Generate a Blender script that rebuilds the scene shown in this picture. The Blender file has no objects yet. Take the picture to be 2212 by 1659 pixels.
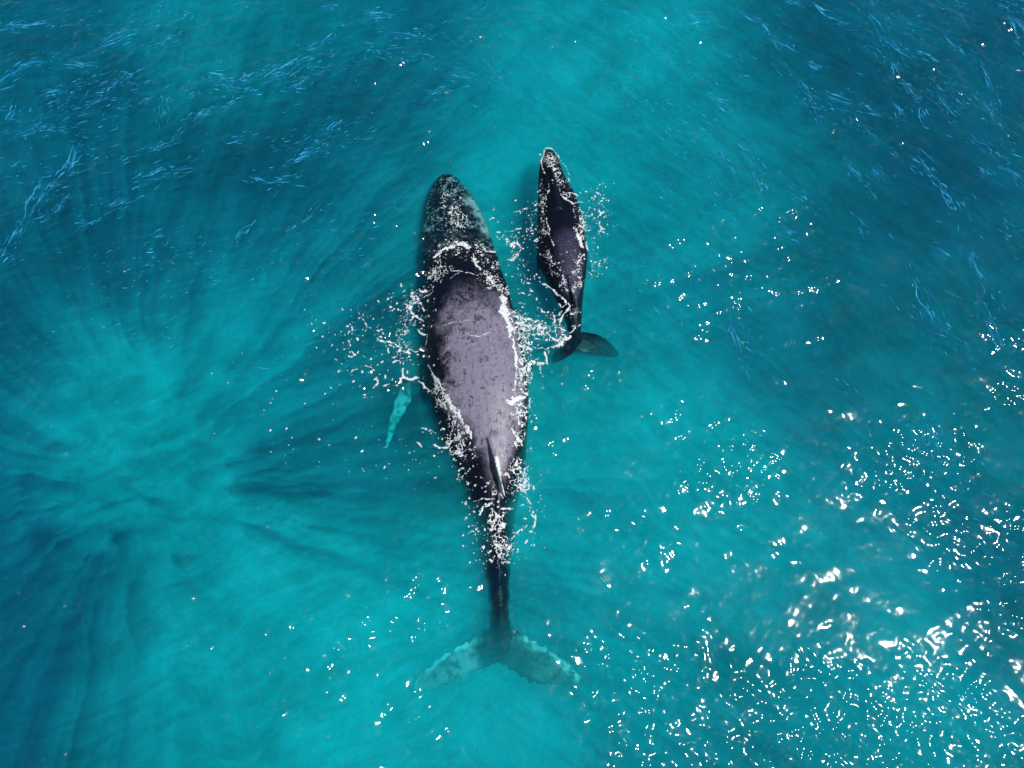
import bpy, bmesh, math, random
import numpy as np
from mathutils import Vector, Matrix
from mathutils.bvhtree import BVHTree

scene = bpy.context.scene
C = scene.collection

# ------------------------------------------------------------------ camera
H = 17.0                       # drone height above the sea, metres
TILT = math.radians(18.0)
F = 1475.0 / 2212.0            # focal length / image width
cam_d = bpy.data.cameras.new('camera')
cam_d.sensor_width = 36.0
cam_d.lens = 36.0 * F
cam_d.clip_end = 2000.0
cam = bpy.data.objects.new('camera', cam_d)
cam.location = (0, 0, H)
cam.rotation_euler = (TILT, 0, 0)
C.objects.link(cam)
scene.camera = cam

# ------------------------------------------------------------------ sun, sky, exposure
SUN = Vector((0.475, -0.150, 0.867)).normalized()      # towards the sun
sun_d = bpy.data.lights.new('sun', 'SUN')
sun_d.energy = 4.6
sun_d.angle = math.radians(0.5)
sun_d.color = (1.0, 0.955, 0.89)
sun = bpy.data.objects.new('sun', sun_d)
sun.rotation_euler = SUN.to_track_quat('Z', 'Y').to_euler()
sun.location = SUN * 60
C.objects.link(sun)

world = bpy.data.worlds.new('World')
scene.world = world
world.use_nodes = True
wn = world.node_tree.nodes
sky = wn.new('ShaderNodeTexSky')
sky.sky_type = 'NISHITA'
sky.sun_disc = False
sky.sun_elevation = math.asin(SUN.z)
sky.sun_rotation = math.atan2(SUN.x, SUN.y)
wbg = wn['Background']
wbg.inputs['Strength'].default_value = 0.06
world.node_tree.links.new(sky.outputs[0], wbg.inputs[0])

scene.view_settings.view_transform = 'Standard'
scene.view_settings.look = 'None'
scene.view_settings.exposure = 0.12
scene.view_settings.gamma = 1.0
scene.render.engine = 'CYCLES'
cy = scene.cycles
cy.max_bounces = 5
cy.volume_bounces = 3
cy.transparent_max_bounces = 8
cy.glossy_bounces = 2
cy.diffuse_bounces = 2
cy.caustics_reflective = False
cy.caustics_refractive = False
cy.use_denoising = True
cy.sample_clamp_indirect = 4.0

# ------------------------------------------------------------------ helpers
def at(px, py, z=0.0):
    """ground point seen at (px, py) of the 2212 x 1659 view, at height z"""
    x = (px - 1106.0) / 1475.0
    y = -(py - 829.5) / 1475.0
    ct, st = math.cos(TILT), math.sin(TILT)
    wy = y * ct + st
    wz = y * st - ct
    k = (z - H) / wz
    return Vector((x * k, wy * k, z))

def vnoise(x, y, seed=0):
    """smooth value noise, 0..1, period 256"""
    rng = np.random.RandomState(seed)
    t = rng.rand(256, 256)
    xi = np.floor(x).astype(int); yi = np.floor(y).astype(int)
    fx = x - xi; fy = y - yi
    fx = fx * fx * (3 - 2 * fx); fy = fy * fy * (3 - 2 * fy)
    a = t[xi % 256, yi % 256]; b = t[(xi + 1) % 256, yi % 256]
    c = t[xi % 256, (yi + 1) % 256]; d = t[(xi + 1) % 256, (yi + 1) % 256]
    return (a * (1 - fx) + b * fx) * (1 - fy) + (c * (1 - fx) + d * fx) * fy

def smoothstep(a, b, x):
    t = np.clip((x - a) / (b - a), 0, 1)
    return t * t * (3 - 2 * t)

def fbm(x, y, seed=0, oct=3):
    s = 0; a = 0.5; n = 0
    for k in range(oct):
        s = s + a * vnoise(x * 2 ** k, y * 2 ** k, seed + k); n += a; a *= 0.5
    return s / n

def tag(o, label=None, cat=None, group=None, kind=None):
    if label: o['label'] = label
    if cat: o['category'] = cat
    if group: o['group'] = group
    if kind: o['kind'] = kind

def mesh_obj(name, verts, faces, mat, smooth=True, parent=None):
    me = bpy.data.meshes.new(name)
    verts = np.asarray(verts, dtype=np.float32); faces = np.asarray(faces, dtype=np.int32)
    n = faces.shape[1]
    me.vertices.add(len(verts)); me.vertices.foreach_set('co', verts.ravel())
    me.loops.add(faces.size); me.loops.foreach_set('vertex_index', faces.ravel())
    me.polygons.add(len(faces))
    me.polygons.foreach_set('loop_start', np.arange(0, faces.size, n, dtype=np.int32))
    me.update(calc_edges=True)
    if smooth:
        me.polygons.foreach_set('use_smooth', np.ones(len(faces), dtype=bool))
    me.materials.append(mat)
    o = bpy.data.objects.new(name, me)
    C.objects.link(o)
    if parent: o.parent = parent
    return o

def waver(o, amp, z0):
    """refraction put into the shape: uneven outline below the waterline"""
    v = co_array(o).copy()
    w = smoothstep(z0, z0 - .25, v[:, 2]) * amp
    v[:, 0] += w * ((fbm(v[:, 0] * 2 + 40, v[:, 1] * 4 + 40, 141, 3) - .5) * 3.2)
    v[:, 1] += w * ((fbm(v[:, 0] * 4 + 80, v[:, 1] * 2 + 80, 145, 3) - .5) * 3.2)
    o.data.vertices.foreach_set('co', v.astype(np.float32).ravel()); o.data.update()

def co_array(o):
    a = np.empty(len(o.data.vertices) * 3, dtype=np.float32)
    o.data.vertices.foreach_get('co', a)
    return a.reshape(-1, 3)

def set_attr(o, name, vals):
    at_ = o.data.attributes.new(name, 'FLOAT', 'POINT')
    at_.data.foreach_set('value', np.asarray(vals, dtype=np.float32))

def seg_dist(x, y, pts):
    """distance to a polyline and position along it, for arrays"""
    best = np.full(x.shape, 1e9); along = np.zeros(x.shape)
    n = max(len(pts) - 1, 1)
    if len(pts) == 1:
        return np.hypot(x - pts[0][0], y - pts[0][1]), along
    for i, (a, b) in enumerate(zip(pts, pts[1:])):
        dx, dy = b[0] - a[0], b[1] - a[1]
        L2 = dx * dx + dy * dy + 1e-12
        t = np.clip(((x - a[0]) * dx + (y - a[1]) * dy) / L2, 0, 1)
        d = np.hypot(x - a[0] - t * dx, y - a[1] - t * dy)
        m = d < best
        best = np.where(m, d, best); along = np.where(m, (i + t) / n, along)
    return best, along

class NT:
    """small node-tree writer"""
    def __init__(self, name):
        self.m = bpy.data.materials.new(name)
        self.m.use_nodes = True
        self.t = self.m.node_tree
        self.t.nodes.clear()
        self.out = self.t.nodes.new('ShaderNodeOutputMaterial')
    def n(self, kind, ins=None, **props):
        nd = self.t.nodes.new(kind)
        for k, v in props.items(): setattr(nd, k, v)
        for k, v in (ins or {}).items():
            if isinstance(v, bpy.types.NodeSocket): self.t.links.new(v, nd.inputs[k])
            else: nd.inputs[k].default_value = v
        return nd
    def math(self, op, a, b=0.0, c=None):
        ins = {0: a, 1: b}
        if c is not None: ins[2] = c
        return self.n('ShaderNodeMath', ins, operation=op).outputs[0]
    def ramp(self, f, stops, interp='LINEAR'):
        nd = self.n('ShaderNodeValToRGB', {0: f})
        cr = nd.color_ramp; cr.interpolation = interp
        while len(cr.elements) < len(stops): cr.elements.new(0.5)
        for e, (p, c) in zip(cr.elements, stops):
            e.position = p
            e.color = (c, c, c, 1) if not hasattr(c, '__len__') else (*c, 1)
        return nd.outputs[0]
    def maprange(self, v, a, b, c, d, kind='SMOOTHSTEP'):
        return self.n('ShaderNodeMapRange', {'Value': v, 'From Min': a, 'From Max': b, 'To Min': c, 'To Max': d},
                      interpolation_type=kind).outputs[0]
    def mapped(self, vec, loc=(0, 0, 0), rot=(0, 0, 0), scale=(1, 1, 1)):
        return self.n('ShaderNodeMapping', {'Vector': vec, 'Location': loc, 'Rotation': rot, 'Scale': scale}).outputs[0]
    def noise(self, vec, scale, detail=2.0, rough=0.5, dist=0.0, **p):
        return self.n('ShaderNodeTexNoise', {'Vector': vec, 'Scale': scale, 'Detail': detail,
                                             'Roughness': rough, 'Distortion': dist}, **p).outputs[0]
    def mixc(self, f, a, b, mode='MIX'):
        nd = self.n('ShaderNodeMix', data_type='RGBA', blend_type=mode)
        for k, v in ((0, f), (6, a), (7, b)):
            if isinstance(v, bpy.types.NodeSocket): self.t.links.new(v, nd.inputs[k])
            else: nd.inputs[k].default_value = v if k == 0 else (*v[:3], 1)
        return nd.outputs[2]
    def link(self, a, b): self.t.links.new(a, b)

# ------------------------------------------------------------------ the sea
def rot(x, y, deg):
    c, n = math.cos(math.radians(deg)), math.sin(math.radians(deg))
    return x * c + y * n, -x * n + y * c

def wave_height(x, y):
    """swell, chop and ripples as a sum of directional waves; the shortest fade away from the middle"""
    rng = np.random.RandomState(11)
    r = np.sqrt(x * x + (y - 6) ** 2)
    h = np.zeros_like(x)
    patch = 0.30 + 1.5 * smoothstep(0.35, 0.68, fbm(x / 2.6 + 70, y / 1.9 + 70, 41))
    for i in range(120):
        L = 0.30 * (8.0 / 0.30) ** (((i + rng.rand()) / 120) ** 1.25)
        th = math.radians(112) + rng.randn() * 0.6
        if i % 3 == 0: th = math.radians(52) + rng.randn() * 0.45
        if L < 0.45: th += rng.randn() * 0.55
        k = 2 * math.pi / L
        a = WAVE * L * (0.5 + rng.rand())
        if L < 0.45: a *= 0.8
        elif L > 0.5: a *= 1.0
        if L > 1.2: a *= 0.8 * (1.2 / L) ** 0.35
        fade = np.clip((L * 80 - r) / (L * 20), 0, 1) if L < 5 else 1.0
        ph = k * (x * math.cos(th) + y * math.sin(th)) + rng.rand() * 6.283
        sn = np.sin(ph + 0.6 * np.sin(0.31 * x + 0.23 * y + i) + 0.5 * np.sin(1.3 * x - 0.9 * y + 2 * i))
        h += a * fade * (patch if L < 0.9 else 1.0) * (sn + 0.15 * np.cos(2 * ph))
    # irregular small ripples
    rip = np.zeros_like(x)
    for deg, sc, sd in ((13, 2.7, 301), (58, 3.7, 302), (101, 5.0, 303), (148, 6.7, 304), (80, 8.3, 305), (35, 10.3, 306)):
        u, v = rot(x + .15 * np.sin(1.7 * y + deg), y + .15 * np.sin(1.9 * x + deg), deg)
        rip += (vnoise(u * sc * 1.25 + 300, v * sc * .85 + 300, sd) - .5) / sc
    h += RIPPLE * rip * patch * np.clip((30 - r) / 6, 0, 1)
    # rings and a raised lip of water round the swimming bodies
    for pts, hw in (([(988, 545), (1012, 620), (1020, 700), (1022, 780), (1030, 870), (1058, 985)], (.55, .85, 1.08, 1.16, .98, .35)),
                    ([(1195, 350), (1205, 440), (1216, 520), (1228, 600), (1238, 660)], (.2, .42, .52, .42, .2))):
        P = [tuple(at(a_, b_)[:2]) for a_, b_ in pts]
        d, al = seg_dist(x, y, P)
        e = d - np.interp(al, np.linspace(0, 1, len(hw)), hw) + .25 * (fbm(x * 1.3 + 30, y * 1.3 + 30, 151) - .5)
        h += np.where(e > -.5, np.exp(-np.abs(e) / .55) * 0.022 * np.cos(6.283 * e / .36 + 3 * fbm(x + 60, y + 60, 155)), 0) + 0.05 * np.exp(-(e / .22) ** 2)
    # sharp little crests that run along the wind, more of them away from the whales
    near = np.clip(1.0 - np.hypot((x + 1) / 6.5, (y - 5) / 8.5), 0, 1)
    gate = np.clip(1.15 - 1.6 * near, 0.0, 1.0) * np.clip((34 - r) / 8, 0, 1)
    for deg, sd, side in ((22, 51, -1), (-40, 61, 1)):
        u, v = rot(x, y, deg)
        u = u + 0.5 * (fbm(x * 0.9 + 30, y * 0.9 + 30, sd + 5) - .5); v = v + 0.55 * (fbm(x * 0.7 + 60, y * 0.7 + 60, sd + 8) - .5)
        n = vnoise(u * 0.8 + 100, v * 3.4 + 100, sd)
        rid = smoothstep(0.16, 0.0, np.abs(n - 0.5))
        pt = smoothstep(0.5, 0.72, fbm(u / 2.2 + 40, v / 1.1 + 40, sd + 2))
        w = smoothstep(-6, 6, x * side)
        h += 0.030 * rid * pt * gate * w
    return h
WAVE = 0.0023
RIPPLE = 0.11

def axis(lo, hi, step, far):
    core = np.arange(lo, hi + step / 2, step)
    def outward(start, sign):
        out = []; p = start; d = step
        while abs(p) < far:
            d *= 1.13; p += sign * d; out.append(p)
        return np.array(out)
    return np.concatenate([outward(lo, -1)[::-1], core, outward(hi, 1)])

GX = axis(-18.0, 18.0, 0.03, 420.0)
GY = axis(-5.0, 20.5, 0.03, 420.0)
XX, YY = np.meshgrid(GX, GY, indexing='ij')
ZZ = wave_height(XX, YY)

def water_z(x, y):
    """height of the built surface (bilinear on the grid)"""
    x = np.atleast_1d(np.asarray(x, float)); y = np.atleast_1d(np.asarray(y, float))
    i = np.clip(np.searchsorted(GX, x) - 1, 0, len(GX) - 2); j = np.clip(np.searchsorted(GY, y) - 1, 0, len(GY) - 2)
    fx = (x - GX[i]) / (GX[i + 1] - GX[i]); fy = (y - GY[j]) / (GY[j + 1] - GY[j])
    return (ZZ[i, j] * (1 - fx) + ZZ[i + 1, j] * fx) * (1 - fy) + (ZZ[i, j + 1] * (1 - fx) + ZZ[i + 1, j + 1] * fx) * fy

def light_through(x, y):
    """wave-focused light painted into the surface transparency: it makes the shafts and dapples below"""
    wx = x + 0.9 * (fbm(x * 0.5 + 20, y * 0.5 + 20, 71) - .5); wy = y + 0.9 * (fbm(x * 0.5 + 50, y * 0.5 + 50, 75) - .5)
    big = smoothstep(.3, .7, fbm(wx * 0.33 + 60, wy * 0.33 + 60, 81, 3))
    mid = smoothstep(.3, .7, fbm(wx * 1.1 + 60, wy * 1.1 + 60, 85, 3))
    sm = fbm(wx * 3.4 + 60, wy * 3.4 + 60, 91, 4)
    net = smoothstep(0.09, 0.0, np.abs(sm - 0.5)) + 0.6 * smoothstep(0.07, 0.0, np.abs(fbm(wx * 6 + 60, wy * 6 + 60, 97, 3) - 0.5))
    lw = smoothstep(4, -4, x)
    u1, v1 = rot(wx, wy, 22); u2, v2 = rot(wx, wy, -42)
    rip = (fbm(u1 * 1.8 + 90, v1 * 6.5 + 90, 101, 4) - .5) * lw + (fbm(u2 * 1.8 + 90, v2 * 6.5 + 90, 111, 4) - .5) * (1 - lw)  # crest-aligned tint standing for sky light on wavelets
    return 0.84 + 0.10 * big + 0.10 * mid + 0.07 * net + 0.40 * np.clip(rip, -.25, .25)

def water_material():
    w = NT('sea_water')
    geo = w.n('ShaderNodeNewGeometry')
    cosv = w.math('ABSOLUTE', w.n('ShaderNodeVectorMath', {0: geo.outputs['Normal'], 1: geo.outputs['Incoming']}, operation='DOT_PRODUCT').outputs['Value'])
    fres = w.math('ADD', w.math('MULTIPLY', w.math('POWER', w.math('SUBTRACT', 1.0, cosv), 5.0), 0.98), 0.02)
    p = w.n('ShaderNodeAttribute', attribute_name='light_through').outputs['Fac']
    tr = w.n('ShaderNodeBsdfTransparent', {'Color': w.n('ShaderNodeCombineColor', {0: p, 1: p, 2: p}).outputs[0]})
    gl = w.n('ShaderNodeBsdfGlossy', {'Color': (1, 1, 1, 1), 'Roughness': 0.10})
    mx = w.n('ShaderNodeMixShader', {0: fres, 1: tr.outputs[0], 2: gl.outputs[0]})
    w.link(mx.outputs[0], w.out.inputs['Surface'])
    # the water itself: scatters green-blue, swallows red
    k = 0.22
    S = (0.003, 0.025, 0.042); A = (1.3, 0.112, 0.080)
    sc = w.n('ShaderNodeVolumeScatter', {'Color': (S[0] / k, S[1] / k, S[2] / k, 1), 'Density': k, 'Anisotropy': -0.15})
    ab = w.n('ShaderNodeVolumeAbsorption', {'Color': (0.0, 1 - A[1] / A[0], 1 - A[2] / A[0], 1), 'Density': A[0]})
    ad = w.n('ShaderNodeAddShader', {0: sc.outputs[0], 1: ab.outputs[0]})
    w.link(ad.outputs[0], w.out.inputs['Volume'])
    return w.m

def build_sea():
    nx, ny = XX.shape
    top = np.stack([XX, YY, ZZ], -1).reshape(-1, 3)
    ii, jj = np.meshgrid(np.arange(nx - 1), np.arange(ny - 1), indexing='ij')
    a = ii * ny + jj
    quads = np.stack([a, a + ny, a + ny + 1, a + 1], -1).reshape(-1, 4)
    # skirt and bottom close the body of water
    rim = np.concatenate([np.arange(nx) * ny, (nx - 1) * ny + np.arange(1, ny),
                          (np.arange(nx - 2, -1, -1)) * ny + ny - 1, np.arange(ny - 2, 0, -1)])
    n0 = len(top)
    low = top[rim].copy(); low[:, 2] = -60.0
    m = len(rim); k = np.arange(m); k2 = (k + 1) % m
    side = np.stack([rim[k], n0 + k, n0 + k2, rim[k2]], -1)
    cen = np.array([[0, 0, -60.0]])
    tri = np.stack([n0 + k2, n0 + k, np.full(m, n0 + m), np.full(m, n0 + m)], -1)
    me_v = np.concatenate([top, low, cen])
    o = mesh_obj('water', me_v, np.concatenate([quads, side]), water_material())
    bm = bmesh.new(); bm.from_mesh(o.data)
    bm.verts.ensure_lookup_table()
    c = bm.verts[n0 + m]
    for q in range(m):
        f = bm.faces.new((bm.verts[n0 + (q + 1) % m], bm.verts[n0 + q], c))
    bmesh.ops.recalc_face_normals(bm, faces=bm.faces)
    bm.to_mesh(o.data); bm.free()
    q = co_array(o)
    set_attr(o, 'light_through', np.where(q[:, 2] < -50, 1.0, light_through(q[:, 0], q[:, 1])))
    tag(o, 'clear turquoise sea with wind ripples and sun glitter', 'water', kind='structure')
    return o

def build_seabed():
    s = NT('seabed_sand')
    pos = s.n('ShaderNodeNewGeometry').outputs['Position']
    n1 = s.noise(pos, 0.16, 4, 0.6)
    n2 = s.noise(pos, 2.0, 4, 0.6)
    col = s.mixc(s.maprange(n1, 0.42, 0.6, 0, 1), (0.26, 0.27, 0.22), (0.68, 0.65, 0.58))
    col = s.mixc(s.math('MULTIPLY', n2, 0.3), col, (0.3, 0.27, 0.2))
    b = s.n('ShaderNodeBsdfPrincipled', {'Base Color': col, 'Roughness': 0.9})
    s.link(b.outputs[0], s.out.inputs['Surface'])
    ax = axis(-40, 40, 0.5, 415.0)
    X, Y = np.meshgrid(ax, ax, indexing='ij')
    Z = -15 - 0.25 * np.clip(Y - 9, 0, 60) + 2.4 * (fbm(X / 9 + 50, Y / 9 + 50, 5) - 0.5)
    Z = np.maximum(Z, -40 + 2 * fbm(X / 9 + 80, Y / 9 + 80, 6))
    n = len(ax)
    ii, jj = np.meshgrid(np.arange(n - 1), np.arange(n - 1), indexing='ij')
    a = ii * n + jj
    o = mesh_obj('seabed', np.stack([X, Y, Z], -1).reshape(-1, 3), np.stack([a, a + n, a + n + 1, a + 1], -1).reshape(-1, 4), s.m)
    tag(o, 'pale sandy seabed far below the turquoise water', 'seabed', kind='structure')

def build_light_cloud():
    """an added scattering cloud, thick for bright water and thinning to nothing for dark"""
    m = NT('added_light_cloud')
    sc = m.n('ShaderNodeVolumeScatter', {'Color': (0.03, 0.93, 1.0, 1), 'Density': LIGHT_CLOUD, 'Anisotropy': -0.1})  # added volume that brightens the water where it is thick
    m.link(sc.outputs[0], m.out.inputs['Volume'])
    X, Y = np.meshgrid(np.arange(-22, 22.05, 0.085), np.arange(-9, 25.05, 0.085), indexing='ij')
    amp = np.full(X.shape, 0.02)
    for px, py, r, a in ((700, 1520, 3.0, 2.2), (1010, 1230, 2.6, .32), (1290, 900, 3.3, .40), (1480, 1120, 2.8, .35), (1290, 220, 3.8, .32),
                         (330, 930, 2.0, .75), (450, 1130, 1.6, .35), (1850, 1500, 3.6, .26), (2000, 900, 3.0, .12), (620, 760, 3.0, .14), (1130, 500, 3.0, .28), (1500, 500, 3.0, .25), (1250, 1600, 3.0, .5), (560, 130, 3.5, .14)):
        c = at(px, py, -3.0)
        amp = amp + a * np.exp(-((X - c.x) ** 2 + (Y - c.y) ** 2) / (r * r))
    amp *= np.clip(0.25 + 1.5 * fbm(X / 2.6 + 90, Y / 2.6 + 90, 33, 3), 0.2, 1.6)
    amp *= np.clip((21.5 - np.abs(X)) / 4, 0, 1) * np.clip((24.5 - Y) / 4, 0, 1) * np.clip((Y + 8.8) / 3, 0, 1)
    # light shafts put into its shape: wisps fanning out from the antisolar point
    c = at(340, 1060, -2.5)
    wx = X + 0.3 * (fbm(X * 1.5 + 90, Y * 1.5 + 90, 51) - .5); wy = Y + 0.3 * (fbm(X * 1.5 + 40, Y * 1.5 + 40, 55) - .5)
    r = np.hypot(wx - c.x, wy - c.y); th = np.arctan2(wy - c.y, wx - c.x); lr = np.log(r + 0.4)
    th2 = np.mod(th + 0.35 * np.pi, 2 * np.pi)
    st = np.zeros(X.shape)
    for q, k in enumerate((5, 7, 10, 14, 20, 28, 40, 56, 80, 113, 160, 226)):
        wt = 0.75 * np.exp(-(np.log(np.maximum(r, .05) / k / 0.22) / 0.6) ** 2) + 0.8 * np.exp(-(np.log(np.maximum(r, .05) / k / 0.09) / 0.6) ** 2)
        st += wt * (vnoise(th2 * k + 20, lr * (0.7 + k * 0.013) + 40, 131 + 3 * q) - .5)
    st = st / (1 + 1.5 * np.abs(st)) * 1.7
    wisp = smoothstep(0.1, 1.6, r) * smoothstep(24, 7, r) * (0.4 + 1.1 * fbm(X / 3 + 20, Y / 3 + 20, 61))
    blot = (fbm(X * 2.6 + 90, Y * 2.6 + 90, 63, 4) - 0.5) * 2 * smoothstep(3.8, 0.8, r)
    amp = (amp + 0.015) * np.clip(1 + 0.85 * st * wisp + 2.0 * blot, 0.22, 2.0)
    T = 0.004 + 3.6 * amp
    top = -0.40 - 0.5 * fbm(X / 3 + 90, Y / 3 + 90, 37)
    # close along the churned flanks it is milky right up to the surface
    near = np.zeros(X.shape)
    for pts, rr, a_ in (([(1128, 700), (1142, 800), (1140, 900), (1132, 1000), (1122, 1060)], .42, 1.0), ([(945, 870), (985, 960), (1015, 1050)], .40, .8), ([(1030, 1090), (1060, 1160)], .55, .9),
                        ([(1110, 1090), (1105, 1180)], .5, .9), ([(1140, 690), (1190, 705)], .35, .8), ([(1268, 500), (1268, 600)], .25, .8), ([(900, 730), (880, 800)], .45, .5), ([(1050, 450), (1075, 530)], .3, .6)):
        d, al = seg_dist(X, Y, [tuple(at(p_[0], p_[1])[:2]) for p_ in pts])
        near = np.maximum(near, a_ * np.exp(-(d / rr) ** 2) * (.5 + 1.0 * fbm(X * 3 + 90, Y * 3 + 90, 161, 3)))
    near = np.clip(near, 0, 1)
    top2 = top * (1 - near) - .06 * near
    T = T + np.maximum(top2 - top, 0); top = top2
    nx, ny = X.shape
    A = np.stack([X, Y, top], -1).reshape(-1, 3); B = np.stack([X, Y, top - T], -1).reshape(-1, 3)
    ii, jj = np.meshgrid(np.arange(nx - 1), np.arange(ny - 1), indexing='ij')
    a = ii * ny + jj; n0 = nx * ny
    q = np.stack([a, a + ny, a + ny + 1, a + 1], -1).reshape(-1, 4)
    rim = np.concatenate([np.arange(nx) * ny, (nx - 1) * ny + np.arange(1, ny), (np.arange(nx - 2, -1, -1)) * ny + ny - 1, np.arange(ny - 2, 0, -1)])
    k = np.arange(len(rim)); k2 = (k + 1) % len(rim)
    side = np.stack([rim[k], rim[k] + n0, rim[k2] + n0, rim[k2]], -1)
    o = mesh_obj('light_cloud', np.concatenate([A, B]), np.concatenate([q, q[:, ::-1] + n0, side]), m.m)
    tag(o, 'added turquoise cloud shaped as bright patches and light shafts below the whales', 'light_cloud', kind='stuff')
LIGHT_CLOUD = 0.64

build_sea()
build_seabed()
build_light_cloud()

# ------------------------------------------------------------------ whales
def loft(bm, rings, cap=True):
    vr = [[bm.verts.new(p) for p in r] for r in rings]
    n = len(rings[0])
    for a, b in zip(vr, vr[1:]):
        for i in range(n):
            bm.faces.new((a[i], a[(i + 1) % n], b[(i + 1) % n], b[i]))
    if cap:
        bm.faces.new(vr[0][::-1]); bm.faces.new(vr[-1])

def spline(rows, samples):
    """Catmull-Rom through rows (first column the parameter, falling or rising), evenly resampled"""
    rows = np.asarray(rows, float)
    t = np.linspace(0, len(rows) - 1, samples)
    i = np.clip(np.floor(t).astype(int), 0, len(rows) - 2); u = (t - i)[:, None]
    p1 = rows[i]; p2 = rows[i + 1]
    p0 = rows[np.clip(i - 1, 0, None)]; p3 = rows[np.clip(i + 2, None, len(rows) - 1)]
    return 0.5 * (2 * p1 + (p2 - p0) * u + (2 * p0 - 5 * p1 + 4 * p2 - p3) * u * u + (3 * p1 - p0 - 3 * p2 + p3) * u ** 3)

def body_rings(stations, samples, flat=0.9, N=40):
    """stations: image row, left and right outline, back height, height of the widest line, belly depth"""
    rings = []
    for row in spline(stations, samples):
        py, xl, xr, zt, zc, zb = row
        L = at(xl, py, zc); R = at(xr, py, zc)
        c = (L + R) / 2; w = (R - L).length / 2
        ring = []
        for k in range(N):
            th = 2 * math.pi * k / N
            cs, sn = math.cos(th), math.sin(th)
            x = math.copysign(abs(cs) ** flat, cs) * w
            z = zc + (abs(sn) ** 1.0 * (zt - zc) if sn > 0 else -abs(sn) ** 0.85 * (zc - zb))
            ring.append((c.x + x, c.y, z))
        rings.append(ring)
    return rings

def fin_rings(rows, samples, N=14, wob=0.0, seed=1):
    """rows: leading edge px,py, trailing edge px,py, height, thickness"""
    rng = random.Random(seed)
    rings = []
    for q, r in enumerate(spline(rows, samples)):
        lx, ly, tx, ty, z, th = r
        z2 = z
        A = at(lx, ly, z); B = at(tx, ty, z2)
        c = (A + B) / 2; d = (B - A) / 2
        if wob: d = d * (1 + wob * math.sin(q * 1.9 + seed) + wob * (rng.random() - .5))
        ring = []
        for k in range(N):
            a = 2 * math.pi * k / N
            p = c + d * math.cos(a)
            p.z += th / 2 * math.sin(a) * (1 - 0.35 * math.cos(a))
            ring.append(tuple(p))
        rings.append(ring)
    return rings

def blob(bm, p, r, sz=0.7):
    bmesh.ops.create_icosphere(bm, subdivisions=1, radius=r, matrix=Matrix.Translation(p) @ Matrix.Diagonal((1, 1, sz, 1)))

def fuse(name, bm, voxel, mat, smooth_iter=4):
    """one continuous skin over all the pieces"""
    me = bpy.data.meshes.new(name + '_raw')
    bmesh.ops.recalc_face_normals(bm, faces=bm.faces)
    bm.to_mesh(me); bm.free()
    o = bpy.data.objects.new(name + '_raw', me)
    C.objects.link(o)
    m = o.modifiers.new('r', 'REMESH'); m.mode = 'VOXEL'; m.voxel_size = voxel
    s = o.modifiers.new('s', 'SMOOTH'); s.iterations = smooth_iter; s.factor = 0.5
    dg = bpy.context.evaluated_depsgraph_get()
    out = bpy.data.meshes.new_from_object(o.evaluated_get(dg))
    bpy.data.objects.remove(o)
    out.name = name
    out.polygons.foreach_set('use_smooth', np.ones(len(out.polygons), dtype=bool))
    out.materials.clear(); out.materials.append(mat)
    w = bpy.data.objects.new(name, out)
    C.objects.link(w)
    return w

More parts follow.
